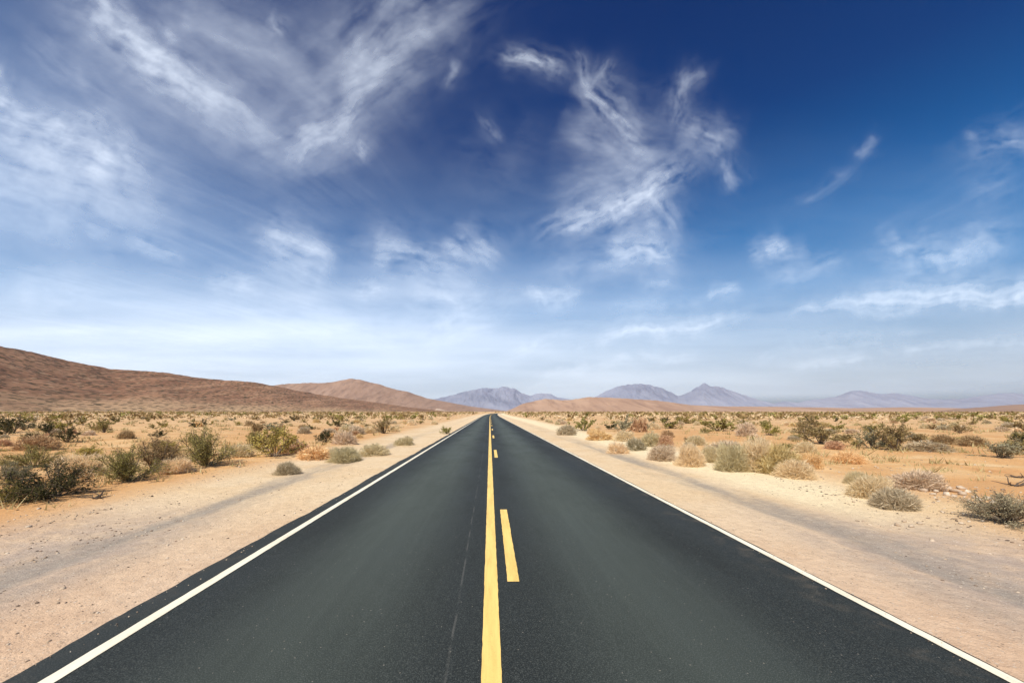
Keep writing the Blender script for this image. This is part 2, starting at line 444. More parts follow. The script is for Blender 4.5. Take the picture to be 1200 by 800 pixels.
def paint(name, y, c, w, mat, seed, ragged=0.004):
    a = c - w / 2 + ragged * 2 * (fbm(y * 14, y * 0, seed, 2) - 0.5)
    b = c + w / 2 + ragged * 2 * (fbm(y * 14, y * 0 + 7, seed, 2) - 0.5)
    return strip(name, y, [a, b], [crown(a) + 0.004, crown(b) + 0.004], mat, None, road)
yp = np.array([-60.0, -30, -15, -8, -4, -2, 0] + spaced(0.5, 640.0, 0.035, 1.012, 6.0))
paint('edge_line', yp, -2.89, 0.105, M_WHITE, 3)['label'] = 'white edge line along the left of the road'
paint('edge_line', yp, 3.44, 0.09, M_WHITE, 9)['label'] = 'white edge line along the right margin of the road'
paint('centre_line', yp, 0.012, 0.135, M_YELLOW, 15)['label'] = 'solid yellow centre line'
d0 = 4.12 - 11.1 * 2
k = 0
while d0 + 11.1 * k < 420:
    s = d0 + 11.1 * k
    yy = np.linspace(s, s + 3.03, 60 if s < 40 else 8)
    paint('centre_dash', yy, 0.245, 0.122, M_YELLOW, 100 + k)
    k += 1

# ------------------------------------------------------------------ hills and mountains
def range_mesh(name, prof, Yf, mat, label, foot=0.55, back=0.5, power=1.5, rough=0.12, nscale=1.0, seed=1, nu=260, nt=46, base=-3.0, jag=0.03):
    """a ridge: prof = skyline points of the photograph, Yf(px) = how far off its crest runs"""
    pp = np.array(prof, float)
    px = np.linspace(pp[0, 0], pp[-1, 0], nu)
    py = np.interp(px, pp[:, 0], pp[:, 1])
    k = np.array([1, 2, 1.0]); k /= k.sum()
    py = np.convolve(np.pad(py, 1, 'edge'), k, 'valid')
    u = (px - VX) / F; v = np.maximum((VY - py) / F, -0.004)
    yc = Yf(px)
    zc = v * yc + H_CAM
    t = np.concatenate([np.linspace(0, 1, int(nt * 0.72)), np.linspace(1, 1 + back, nt - int(nt * 0.72) + 1)[1:]])
    T, U = np.meshgrid(t, u, indexing='ij')
    YC = np.repeat(yc[None, :], len(t), 0); ZC = np.repeat(zc[None, :], len(t), 0)
    Yg = YC * (foot + (1 - foot) * T)
    Xg = U * Yg
    prof_t = np.where(T <= 1, np.clip(T, 0, 1) ** power, np.cos(np.clip((T - 1) / back, 0, 1) * math.pi / 2))
    L = np.median(zc) * 2.2 * nscale + 1
    n = ridged(Xg / L + 0.25 * fbm(Xg / L, Yg / L, seed + 2, 3), Yg / (L * 3.2), seed, 5) - 0.55
    win = np.clip(T * 1.4, 0, 1) * np.where(T <= 1, (1 - T) ** 0.5, 1)
    Zg = base + (ZC - base) * (prof_t + rough * n * win) 
    Zg = np.minimum(Zg, base + (ZC - base) * Yg / YC)
    Zg += (ZC - base) * jag * (fbm(Xg / (L * 0.22), Yg / (L * 0.5), seed + 4, 4, 0.6) - 0.55) * np.clip(T * 2, 0, 1)
    m = np_mesh(name, np.stack([Xg, Yg, Zg], -1).reshape(-1, 3), [grid_faces(*Xg.shape)], True, mat)
    add_attr(m, 'apron', (1 - sstep(0.10, 0.50, T)))
    return tag(link(bpy.data.objects.new(name, m)), label, kind='structure')

M_HILL = hill_material('brown_hill_rock', (0.215, 0.108, 0.064), (0.31, 0.175, 0.105), (0.095, 0.050, 0.034), 1.0)
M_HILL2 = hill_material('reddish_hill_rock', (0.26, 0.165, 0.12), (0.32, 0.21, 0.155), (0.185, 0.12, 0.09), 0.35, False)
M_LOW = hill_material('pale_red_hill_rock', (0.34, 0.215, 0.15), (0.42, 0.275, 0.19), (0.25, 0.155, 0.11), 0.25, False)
M_MTN = hill_material('haze_tinted_mountain_rock', (0.235, 0.25, 0.325), (0.28, 0.29, 0.36), (0.185, 0.195, 0.27), 0.06, False)  # distance haze partly painted into the rock: paler and bluer than bare stone

range_mesh('hill', [(-700, 330), (-400, 350), (-200, 372), (-60, 394), (0, 404), (40, 412), (80, 423), (130, 433), (185, 436), (240, 443), (270, 445), (300, 448.5), (325, 452.5), (345, 457), (380, 463), (430, 470), (480, 477), (525, 482), (560, 484)],
           lambda p: 900 + 1500 * np.clip((p + 60) / 600, 0, 1.2), M_HILL,
           'long brown rocky hill sloping down from the left edge toward the road', 0.58, 0.6, 1.35, 0.26, 0.55, 4, 620, 110, jag=0.09)
range_mesh('hill', [(230, 486), (270, 462), (300, 453), (325, 451), (345, 449), (390, 448), (400, 445.5), (412, 443.5), (425, 445.5), (440, 449), (460, 455), (480, 459.5), (500, 466.5), (530, 472), (552, 476), (590, 481), (620, 484)],
           lambda p: 4200 + 0 * p, M_HILL2, 'reddish peaked hill behind the long brown hill left of the road', 0.78, 0.4, 1.15, 0.26, 0.7, 9, 420, 80, jag=0.05)
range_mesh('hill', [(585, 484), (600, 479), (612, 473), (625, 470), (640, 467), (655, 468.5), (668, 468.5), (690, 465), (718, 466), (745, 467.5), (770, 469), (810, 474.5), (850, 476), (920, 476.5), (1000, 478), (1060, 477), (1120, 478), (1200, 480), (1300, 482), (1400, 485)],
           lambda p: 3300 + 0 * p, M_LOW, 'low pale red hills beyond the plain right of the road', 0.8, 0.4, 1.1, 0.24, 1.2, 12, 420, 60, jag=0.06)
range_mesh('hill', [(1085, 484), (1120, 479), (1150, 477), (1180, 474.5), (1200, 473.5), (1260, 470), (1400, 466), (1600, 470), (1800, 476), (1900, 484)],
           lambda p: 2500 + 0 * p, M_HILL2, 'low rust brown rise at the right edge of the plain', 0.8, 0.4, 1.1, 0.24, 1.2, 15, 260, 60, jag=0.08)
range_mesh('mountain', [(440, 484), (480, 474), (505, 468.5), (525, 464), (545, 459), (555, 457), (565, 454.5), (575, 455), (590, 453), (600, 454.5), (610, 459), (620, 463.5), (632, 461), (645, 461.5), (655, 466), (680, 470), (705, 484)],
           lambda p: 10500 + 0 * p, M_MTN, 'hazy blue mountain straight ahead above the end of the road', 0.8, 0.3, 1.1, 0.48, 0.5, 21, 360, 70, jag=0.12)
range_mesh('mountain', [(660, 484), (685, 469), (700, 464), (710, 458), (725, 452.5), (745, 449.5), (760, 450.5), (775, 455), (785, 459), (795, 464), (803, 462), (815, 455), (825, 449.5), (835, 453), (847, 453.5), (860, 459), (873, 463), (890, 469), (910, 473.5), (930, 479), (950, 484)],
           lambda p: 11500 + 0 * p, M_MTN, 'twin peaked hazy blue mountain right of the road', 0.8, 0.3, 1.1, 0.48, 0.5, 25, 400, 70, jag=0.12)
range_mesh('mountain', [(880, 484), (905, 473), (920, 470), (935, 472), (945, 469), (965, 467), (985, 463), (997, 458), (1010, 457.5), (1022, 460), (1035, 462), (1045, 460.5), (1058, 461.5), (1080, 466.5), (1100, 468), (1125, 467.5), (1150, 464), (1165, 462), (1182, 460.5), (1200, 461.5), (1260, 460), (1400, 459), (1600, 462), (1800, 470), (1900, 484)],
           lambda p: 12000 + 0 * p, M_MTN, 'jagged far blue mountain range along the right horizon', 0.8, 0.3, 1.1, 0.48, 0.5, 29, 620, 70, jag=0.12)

M_BARE = hill_material('bare_pale_sand', (0.44, 0.33, 0.25), (0.50, 0.38, 0.29), (0.34, 0.24, 0.18), 0.4, False)
range_mesh('sand_slope', [(503, 484), (508, 481), (512, 478.4), (516, 479), (521, 480.6), (527, 481.8), (534, 484)],
           lambda p: 3000 + 0 * p, M_BARE, 'small bare white sand slope at the foot of the reddish hill', 0.9, 0.3, 1.0, 0.2, 1.0, 33, 60, 24)

# ------------------------------------------------------------------ plants
def tube_chain(P, R, sides=3):
    """tapered tube along points P (n,3) with radii R"""
    P = np.asarray(P); n = len(P)
    V = []; d = np.gradient(P, axis=0); d /= np.linalg.norm(d, axis=1)[:, None] + 1e-9
    up = np.array([0.3, 0.2, 0.93])
    for k in range(n):
        a = np.cross(d[k], up); a /= np.linalg.norm(a) + 1e-9; b = np.cross(d[k], a)
        for s in range(sides):
            w = 2 * math.pi * s / sides
            V.append(P[k] + R[k] * (a * math.cos(w) + b * math.sin(w)))
    Fq = []
    for k in range(n - 1):
        for s in range(sides):
            s2 = (s + 1) % sides
            Fq.append((k * sides + s, k * sides + s2, (k + 1) * sides + s2, (k + 1) * sides + s))
    return np.array(V), np.array(Fq)

class Geo:
    def __init__(s): s.v = []; s.q = []; s.t = []; s.n = 0
    def add(s, v, q=None, t=None):
        if q is not None: s.q.append(np.asarray(q) + s.n)
        if t is not None: s.t.append(np.asarray(t) + s.n)
        s.v.append(v); s.n += len(v)
    def mesh(s, name, mat, smooth=False):
        return np_mesh(name, np.concatenate(s.v), [np.concatenate(a) for a in (s.q, s.t) if a], smooth, mat)

def quads_at(c, size, rng, aspect=0.55):
    """one small leaf-like quad at each point"""
    n = len(c)
    a = rng.normal(size=(n, 3)); a /= np.linalg.norm(a, axis=1)[:, None]
    b = rng.normal(size=(n, 3)); b -= (b * a).sum(1)[:, None] * a; b /= np.linalg.norm(b, axis=1)[:, None]
    s = size * rng.uniform(0.6, 1.35, (n, 1))
    v = np.stack([c - a * s, c + b * s * aspect, c + a * s, c - b * s * aspect], 1).reshape(-1, 3)
    return v, np.arange(4 * n).reshape(n, 4)

def make_creosote(seed, stems, subs, leaves, leaf, open_=1.0):
    """airy desert bush about 1 wide and 1 high: woody stems fanning from the base, small leaves toward the ends"""
    rng = np.random.default_rng(seed)
    W, Lf = Geo(), Geo()
    lobes = rng.uniform(0, 2 * math.pi, 3)
    for s in range(stems):
        az = rng.uniform(0, 2 * math.pi) if s % 2 else lobes[s % 3] + rng.normal(0, 0.5)
        tilt = math.radians(rng.uniform(8, 68)) * open_
        ln = rng.uniform(0.62, 1.05) * (1.0 - 0.22 * (tilt / 1.2))
        d = np.array([math.cos(az) * math.sin(tilt), math.sin(az) * math.sin(tilt), math.cos(tilt)])
        p = np.array([rng.normal(0, 0.04), rng.normal(0, 0.04), -0.02]); pts = [p]
        for k in range(5):
            d = d + rng.normal(0, 0.12, 3) + np.array([0, 0, 0.03]); d /= np.linalg.norm(d)
            p = p + d * ln / 5; pts.append(p)
        pts = np.array(pts)
        W.add(*tube_chain(pts, np.linspace(0.015, 0.004, 6)))
        tips = []
        for b in range(subs):
            f = rng.uniform(0.30, 0.98) * 5; i = min(int(f), 4)
            q0 = pts[i] + (pts[i + 1] - pts[i]) * (f - i)
            dd = (pts[i + 1] - pts[i]); dd = dd / np.linalg.norm(dd) + rng.normal(0, 0.55, 3); dd /= np.linalg.norm(dd)
            l2 = rng.uniform(0.12, 0.30)
            q1 = q0 + dd * l2 * 0.5; q2 = q1 + (dd + rng.normal(0, 0.25, 3)) * l2 * 0.5
            W.add(*tube_chain([q0, q1, q2], [0.005, 0.0035, 0.002]))
            tips += [(q0, q1), (q1, q2), (q1, q2)]
        tips += [(pts[4], pts[5])] * 2
        m = max(1, leaves // stems)
        ti = rng.integers(0, len(tips), m); fr = rng.uniform(0.1, 1.05, (m, 1))
        A = np.array([x[0] for x in tips])[ti]; B = np.array([x[1] for x in tips])[ti]
        c = A + (B - A) * fr + rng.normal(0, 0.028, (m, 3))
        c[:, 2] = np.maximum(c[:, 2], 0.02 + rng.uniform(0, .05, m))
        Lf.add(*quads_at(c, leaf, rng))
    # normalise to width 1, height 1
    allv = np.concatenate(Lf.v)
    w = np.percentile(np.abs(allv[:, :2]), 98) * 2; h = np.percentile(allv[:, 2], 99)
    for g in (W, Lf): g.v = [a / np.array([w, w, h]) for a in g.v]
    return W.mesh('stems', M_WOOD), Lf.mesh('foliage', M_LEAF['olive'])

def make_dry(seed, twigs, width, stems=9):
    """low rounded mound of dry twigs, 1 wide and 1 high"""
    rng = np.random.default_rng(seed)
    W, T = Geo(), Geo()
    for s in range(stems):
        az = rng.uniform(0, 2 * math.pi); tilt = math.radians(rng.uniform(10, 78))
        d = np.array([math.cos(az) * math.sin(tilt), math.sin(az) * math.sin(tilt), math.cos(tilt)])
        p = np.zeros(3); p[2] = -0.02; pts = [p]
        for k in range(3):
            d = d + rng.normal(0, 0.15, 3); d /= np.linalg.norm(d); p = p + d * 0.13; pts.append(p)
        W.add(*tube_chain(pts, [0.012, 0.009, 0.006, 0.003]))
    n = twigs
    az = rng.uniform(0, 2 * math.pi, n); cz = rng.uniform(-0.02, 1, n) ; sz = np.sqrt(np.clip(1 - cz * cz, 0, 1))
    dirs = np.stack([np.cos(az) * sz, np.sin(az) * sz, np.maximum(cz, 0.0)], 1)
    lump = 0.36 + 0.24 * vnoise(az / (2 * math.pi) * 6 + 3 * seed, cz * 2.6, seed)
    # make the noise wrap round
    lump2 = 0.36 + 0.24 * vnoise((2 * math.pi - az) / (2 * math.pi) * 6 + 3 * seed + 31, cz * 2.6, seed)
    wgt = sstep(0, 1, np.abs(az / math.pi - 1)); lump = lump * (1 - wgt) + lump2 * wgt
    rr = lump * rng.uniform(0.25, 1.0, n) ** 0.45
    c = dirs * rr[:, None]; c[:, 2] = np.abs(c[:, 2]) + rng.uniform(0, 0.03, n)
    d = dirs + rng.normal(0, 0.55, (n, 3)); d[:, 2] += 0.15; d /= np.linalg.norm(d, axis=1)[:, None]
    side = np.cross(d, rng.normal(size=(n, 3))); side /= np.linalg.norm(side, axis=1)[:, None]
    ln = rng.uniform(0.05, 0.15, (n, 1)); wd = width * rng.uniform(0.5, 1.4, (n, 1))
    mid = c + rng.normal(0, 0.008, (n, 3))
    a = c - d * ln; b = c + d * ln
    a[:, 2] = np.maximum(a[:, 2], 0.0)
    V = np.stack([a - side * wd * .7, mid - side * wd, b, mid + side * wd], 1).reshape(-1, 3)
    T.add(V, np.arange(4 * n).reshape(n, 4))
    allv = np.concatenate(T.v)
    w = np.percentile(np.abs(allv[:, :2]), 97.5) * 2; h = np.percentile(allv[:, 2], 98.5)
    for g in (W, T): g.v = [q / np.array([w, w, h]) for q in g.v]
    return W.mesh('stems', M_WOOD), T.mesh('twigs', M_TWIG['tan'])

CREO = {'hi': [make_creosote(s, 30, 13, 12500, 0.0125) for s in (1, 2, 3, 4)],
        'mid': [make_creosote(s, 18, 7, 2600, 0.026) for s in (11, 12, 13, 14)],
        'lo': [make_creosote(s, 12, 4, 720, 0.050) for s in (21, 22, 23)]}
DRY = {'hi': [make_dry(s, 4200, 0.0055, 16) for s in (5, 6, 7, 8)],
       'mid': [make_dry(s, 1400, 0.011) for s in (31, 32, 33, 34)],
       'lo': [make_dry(s, 420, 0.024, 5) for s in (41, 42, 43)]}

PLACED = []
def plant(kind, tint, x, y, w, h, label, group=None, depth=None):
    lod = 'hi' if y < 15 else ('mid' if y < 34 else 'lo')
    src = random.choice((CREO if kind == 'creosote_bush' else DRY)[lod])
    o = bpy.data.objects.new(kind, None); COL.objects.link(o)
    o.empty_display_size = 0.3
    o.location = (x, y, float(ground_z(x, y)) - 0.01)
    o.rotation_euler = (0, 0, random.uniform(0, 6.28))
    dp = depth or random.uniform(0.85, 1.1)
    o.scale = (w, w * dp if depth else w * random.uniform(0.9, 1.1), h)
    tag(o, label, 'bush', group)
    for me, nm in zip(src, ('stems', 'foliage' if kind == 'creosote_bush' else 'twigs')):
        c = bpy.data.objects.new(nm, me); COL.objects.link(c); c.parent = o
        if nm != 'stems':
            c.material_slots[0].link = 'OBJECT'
            c.material_slots[0].material = (M_LEAF if kind == 'creosote_bush' else M_TWIG)[tint]
    PLACED.append((x, y, w / 2))
    return o

C, D = 'creosote_bush', 'dry_bush'
KEY = [  # px of centre, px of base, width px, height px, kind, tint, label
    (61, 586, 92, 43, C, 'dark', 'large dark green bush on the orange soil nearest the left edge of the photo'),
    (12, 590, 30, 26, C, 'yellow', 'ragged olive bush cut by the left edge beside the large dark bush'),
    (40, 550, 56, 26, C, 'olive', 'brownish olive bush just behind the large dark green bush'),
    (10, 566, 40, 22, C, 'grey', 'grey green bush at the left edge behind the ragged olive bush'),
    (92, 560, 46, 24, D, 'tan', 'dry tan bush tucked behind the right shoulder of the large dark bush'),
    (150, 566, 66, 40, C, 'olive', 'olive bush with pale yellow sprigs on a dark stem left of the gravel track'),
    (186, 556, 52, 40, C, 'brown', 'brown olive bush joining the right side of the pale sprigged olive bush'),
    (206, 556, 34, 17, D, 'tan', 'pale dry bush at the foot of the tall green bush left of the road'),
    (240, 548, 64, 44, C, 'olive', 'tall loose green bush with upright sprays, middle left beside the orange bank'),
    (100, 538, 36, 15, C, 'yellow', 'low yellow green bush on bare sand between the dark bush and the hill'),
    (44, 528, 34, 18, D, 'rust', 'low rusty brown bush behind the brownish olive bush at left'),
    (78, 520, 30, 22, C, 'dark', 'dark olive upright bush standing alone on orange soil at far left'),
    (37, 517, 18, 10, C, 'dark', 'small flat dark bush left of the upright dark olive one'),
    (14, 508, 34, 20, C, 'dark', 'wide dark bush at the left edge below the hill'),
    (122, 507, 15, 18, C, 'olive', 'narrow upright olive bush below the left hill'),
    (148, 516, 16, 10, D, 'rust', 'small reddish brown twiggy bush on the orange ground at left'),
    (186, 514, 19, 10, C, 'dark', 'low dark cushion bush on the sand left of the tall loose green bush'),
    (5, 524, 14, 8, D, 'rust', 'tiny rusty bush at the left edge on open orange soil'),
    (196, 530, 40, 14, C, 'yellow', 'bright yellow green low bush behind the brown olive bush'),
    (322, 537, 60, 33, C, 'yellow', 'broad yellow green bush left of the road above the lone tan mound'),
    (302, 528, 30, 22, C, 'olive', 'olive bush against the left side of the broad yellow green bush'),
    (283, 537, 26, 14, D, 'tan', 'pale dry bush between the tall loose bush and the broad yellow green bush'),
    (337, 554, 28, 15, D, 'greyed', 'lone round dry mound at the inner edge of the sand left of the road'),
    (352, 532, 26, 12, D, 'rust', 'brownish dry mound just right of the broad yellow green bush'),
    (370, 537, 42, 14, D, 'gold', 'long low golden dry mound at the left edge of the gravel'),
    (404, 540, 36, 18, D, 'tan', 'pale tan dry mound nearest the road on its left side'),
    (438, 533, 32, 15, D, 'tan', 'tan dry mound beside the left gravel, farther up the road'),
    (474, 521, 24, 11, D, 'tan', 'pale dry mound beyond the other tan mounds left of the road'),
    (382, 519, 22, 14, C, 'dark', 'dark green small bush among grey ones left of the road'),
    (404, 521, 26, 15, D, 'greyed', 'grey dry bush with pale top left of the road beyond the tan mounds'),
    (524, 508, 14, 10, C, 'yellow', 'small yellow green bush close to the left edge of the far road'),
    (450, 508, 22, 17, C, 'brown', 'dark brown olive bush left of the far road'),
    # right of the road
    (684, 505, 30, 21, C, 'olive', 'olive green bush nearest the road on its right side'),
    (702, 515, 28, 11, D, 'gold', 'golden orange mound in front of the nearest olive bush right of the road'),
    (664, 509, 22, 12, D, 'greyed', 'greyish dry bush at the right road margin beside the olive bush'),
    (731, 506, 22, 20, C, 'grey', 'grey green bush behind the tan mounds right of the road'),
    (749, 506, 20, 17, D, 'rust', 'round brown bush right beside the grey green bush'),
    (724, 530, 24, 14, D, 'tan', 'rounded tan mound closest to the gravel right of the road'),
    (745, 527, 22, 14, D, 'greyed', 'greyish tan mound right behind the closest rounded mound'),
    (732, 517, 22, 12, D, 'tan', 'small tan mound behind the closest rounded mound on the right'),
    (762, 523, 24, 16, D, 'tan', 'pale round mound in the row of dry mounds right of the road'),
    (780, 524, 20, 14, D, 'rust', 'brown dry bush behind the low split mound right of the road'),
    (776, 538, 32, 17, D, 'greyed', 'low split dry mound, third of the dry row from the road'),
    (809, 545, 30, 25, D, 'tan', 'tall rounded tan mound left of the big dry thicket'),
    (834, 542, 22, 18, D, 'tan', 'dry mound with a dark hollow between the tall tan mound and the thicket'),
    (850, 529, 36, 13, D, 'greyed', 'flat greyish mound behind the big dry thicket'),
    (859, 552, 36, 30, D, 'tan', 'left clump of the big dry thicket beside the pale sand'),
    (886, 553, 44, 37, D, 'tan', 'tallest middle clump of the big dry thicket'),
    (911, 556, 44, 32, D, 'gold', 'golden right clump of the big dry thicket'),
    (935, 561, 40, 20, D, 'tan', 'low end clump trailing from the right of the big dry thicket'),
    (949, 549, 26, 17, D, 'gold', 'feathery golden clump just behind the low end of the thicket'),
    (943, 530, 22, 13, D, 'tan', 'pale dry bush behind the feathery golden clump'),
    (921, 526, 16, 8, C, 'olive', 'small olive tuft behind the big dry thicket'),
    (991, 541, 32, 13, D, 'gold', 'flat golden brown mound alone on the orange ground at right'),
    (842, 506, 44, 19, C, 'olive', 'wide olive bush behind the dry thicket right of the road'),
    (874, 512, 22, 16, D, 'greyed', 'grey round bush right of the wide olive bush'),
    (962, 522, 62, 25, C, 'brown', 'broad brown olive bush group leading to the dark leaning bush at right'),
    (944, 512, 26, 22, C, 'brown', 'brown bush behind the left end of the broad brown olive bush'),
    (1022, 526, 40, 24, C, 'grey', 'grey green bush leaning into the dark leaning bush at right'),
    (1052, 529, 46, 33, C, 'brown', 'dark olive bush with a bare leaning stem on the right plain'),
    (1088, 529, 38, 12, D, 'greyed', 'flat grey mound right of the dark olive bush with the bare stem'),
    (1105, 519, 24, 11, D, 'rust', 'rusty low bush behind the flat grey mound'),
    (1172, 537, 42, 20, C, 'grey', 'grey green spiky bush near the right edge of the plain'),
    (1196, 530, 30, 14, C, 'olive', 'olive bush at the right edge behind the grey green spiky bush'),
    (1140, 522, 28, 12, D, 'rust', 'brown dry bush left of the grey green spiky bush'),
    (1006, 569, 26, 15, D, 'tan', 'smallest and farthest of the three dry mounds in a row on the right sand'),
    (1020, 584, 42, 24, D, 'tan', 'middle of the three dry mounds in a row on the right sand'),
    (1046, 597, 44, 23, D, 'greyed', 'nearest of the three dry mounds in a row on the right sand'),
    (1076, 574, 48, 20, D, 'greyed', 'dark greyish dry bush beside the pale stones at right'),
    (1184, 619, 74, 36, C, 'grey', 'large grey olive bush cut by the right edge, nearest on that side'),
]
for i, (px, py, w, h, kind, tint, label) in enumerate(KEY):
    x, y = at(px, py); s = y / F
    y += 0.22 * w * s                                  # the front of its foot stands at the measured line
    plant(kind, tint, x * y / (y - 0.22 * w * s), y, w * s, h * s, label)

# the scatter between: individuals, nearest first
def free(x, y, r):
    for (a, b, c) in PLACED:
        if (a - x) ** 2 + (b - y) ** 2 < ((r + c) * 0.8) ** 2: return False
    return True
def bare(px, py):
    """patches that the photograph leaves open"""
    if 955 < px < 1290 and 528 < py: return True
    if px > 860 and py > 522 and px < 960: return True
    if px < 260 and 536 < py: return True
    if 60 < px < 330 and 518 < py < 536: return True
    if px < 60 and 519 < py < 526: return True
    return False
count = {C: 0, D: 0}
tries = 0
cand = []
while tries < 26000 and min(count[C] - 183, count[D] - 183) < 0:
    tries += 1
    d = 15.0 * (95.0 / 15.0) ** random.random() if random.random() < 0.8 else random.uniform(20, 95)
    px = random.uniform(-130, 1330); x = (px - VX) / F * d; py = VY + F * H_CAM / d
    if bare(px, py): continue
    if abs(x - float(road_cx(d))) < 7.3 + random.random() * 1.5: continue
    # clumps
    if fbm(np.array([x / 7.0]), np.array([d / 9.0]), 91, 2)[0] < 0.36: continue
    nearroad = abs(x) < 13 + d * 0.06
    if d < 26 and random.random() < 0.55: continue
    kind = D if random.random() < (0.78 if nearroad else (0.36 if x < 0 else 0.52)) else C
    if count[kind] >= 185: continue
    w = random.uniform(0.55, 1.25) if kind == D else random.uniform(0.75, 1.9)
    if d < 30: w *= 0.75
    if not free(x, d, w / 2): continue
    h = w * (random.uniform(0.36, 0.58) if kind == D else random.uniform(0.42, 0.72))
    side = 'left' if x < 0 else 'right'
    zone = ('below the high end of the brown hill' if px < 190 else 'below the middle of the brown hill' if px < 380 else 'near the far left road margin') if x < 0 else \
        ('near the far right road margin' if px < 790 else 'below the twin peaked mountain' if px < 985 else 'below the jagged far range')
    far = 'midway out' if d < 30 else 'farther out' if d < 50 else 'far out'
    if kind == C:
        tint = random.choices(['olive', 'brown', 'dark', 'yellow', 'grey'], [4, 3, 1.6, 1.2, 1.6])[0]
        nm = {'olive': 'olive green', 'brown': 'brown olive', 'dark': 'dark green', 'yellow': 'yellow green', 'grey': 'grey green'}[tint]
        lab = f'{"broad" if w > 1.3 else "small"} {nm} bush {far} {zone}'
    else:
        tint = random.choices(['tan', 'gold', 'greyed', 'rust'], [4, 1.6, 2.6, 1.6])[0]
        nm = {'tan': 'pale tan', 'gold': 'golden', 'greyed': 'greyish', 'rust': 'rusty brown'}[tint]
        lab = f'{"broad" if w > 0.85 else "small"} {nm} dry mound {far} {zone}'
    plant(kind, tint, x, d, w, h, lab, lab.replace(' bush ', ' bushes ').replace(' mound ', ' mounds '))
    count[kind] += 1

# far scrub that reads as one mass
def far_scrub(name, n, mat, label, seed, wr, hr, tan):
    rng = np.random.default_rng(seed)
    d = np.where(rng.random(n) < 0.7, rng.uniform(80, 420, n), rng.uniform(250, 1500, n))
    u = rng.uniform(-2.0, 2.2, n); x = u * d
    off = np.abs(x - road_cx(np.clip(d, 0, 700)))
    ok = (off > 8 + rng.random(n) * (3 if tan else 9)) & (fbm(x / 22, d / 30, seed, 3) > 0.40)
    x, d = x[ok], d[ok]; n = len(x)
    w = rng.uniform(*wr, n) * (1 + d / 900); h = w * rng.uniform(*hr, n)
    z = ground_z(x, d)
    K = 26
    th = rng.uniform(0, 2 * math.pi, (n, K)); r = np.sqrt(rng.random((n, K))); zz = rng.random((n, K)) ** 0.8
    rad = r * np.sqrt(np.clip(1 - (zz * 0.92) ** 2, 0, 1))
    c = np.stack([x[:, None] + np.cos(th) * rad * w[:, None] / 2, d[:, None] + np.sin(th) * rad * w[:, None] / 2, z[:, None] + zz * h[:, None] * 0.95], -1).reshape(-1, 3)
    v, q = quads_at(c, 1.0, rng, 0.6)
    sz = np.repeat(np.repeat(w * 0.13, K), 4)[:, None]
    v = np.repeat(c, 4, 0) + (v - np.repeat(c, 4, 0)) * sz
    o = link(bpy.data.objects.new(name, np_mesh(name, v, [q], False, mat)))
    return tag(o, label, 'scrub', None, 'stuff')
far_scrub('distant_scrub', 4600, M_LEAF['brown'], 'dark olive belt of distant scrub along the horizon', 61, (1.2, 2.6), (0.38, 0.66), False)
far_scrub('distant_scrub', 3300, M_LEAF['olive'], 'green olive distant scrub mixed through the horizon belt', 62, (1.1, 2.3), (0.38, 0.66), False)
far_scrub('distant_dry_scrub', 7200, M_TWIG['tan'], 'pale tan dry scrub filling the far plain', 63, (0.9, 1.9), (0.35, 0.6), True)

# thin straw and seedlings between the bushes
def straw():
    rng = np.random.default_rng(70)
    G = Geo(); n = 3500
    d = 7.0 * (70 / 7.0) ** rng.random(n); u = rng.uniform(-1.9, 2.0, n); x = u * d
    ok = (np.abs(x) > 7.6 + rng.random(n) * 2) & (fbm(x / 3.0, d / 3.0, 72, 3) > 0.47)
    ok &= ~((x > 9) & (d < 13) & (rng.random(n) < 0.8))
    for a, b in zip(x[ok], d[ok]):
        k = 14; sc = rng.uniform(0.5, 1.2) * (1 + b / 60)
        base = np.stack([a + rng.normal(0, 0.10 * sc, k), b + rng.normal(0, 0.10 * sc, k), np.zeros(k)], 1)
        base[:, 2] = float(ground_z(a, b)) - 0.01
        dr = np.stack([rng.normal(0, 0.5, k), rng.normal(0, 0.5, k), np.ones(k)], 1)
        tip = base + dr * rng.uniform(0.06, 0.22, (k, 1)) * sc
        sd_ = rng.normal(size=(k, 3)); sd_[:, 2] *= 0.2; sd_ *= 0.006 * sc * (1 + b / 25)
        V = np.stack([base - sd_, base + sd_, tip], 1).reshape(-1, 3)
        G.add(V, None, np.arange(3 * k).reshape(k, 3))
    o = link(bpy.data.objects.new('dry_grass', G.mesh('dry_grass', M_GRASS)))
    tag(o, 'thin straw coloured grass scattered between the bushes', 'grass', None, 'stuff')
straw()

# ------------------------------------------------------------------ stones
def rock_verts(rng, n=10):
    """an irregular lump: jittered icosahedron"""
    g = (1 + 5 ** 0.5) / 2
    V = np.array([(-1, g, 0), (1, g, 0), (-1, -g, 0), (1, -g, 0), (0, -1, g), (0, 1, g), (0, -1, -g), (0, 1, -g), (g, 0, -1), (g, 0, 1), (-g, 0, -1), (-g, 0, 1)], float) / 1.9
    V = V * rng.uniform(0.65, 1.15, (12, 1)) * np.array([1, rng.uniform(0.6, 0.95), rng.uniform(0.45, 0.75)])
    return V
ICO = np.array([(0, 11, 5), (0, 5, 1), (0, 1, 7), (0, 7, 10), (0, 10, 11), (1, 5, 9), (5, 11, 4), (11, 10, 2), (10, 7, 6), (7, 1, 8), (3, 9, 4), (3, 4, 2), (3, 2, 6), (3, 6, 8), (3, 8, 9), (4, 9, 5), (2, 4, 11), (6, 2, 10), (8, 6, 7), (9, 8, 1)])
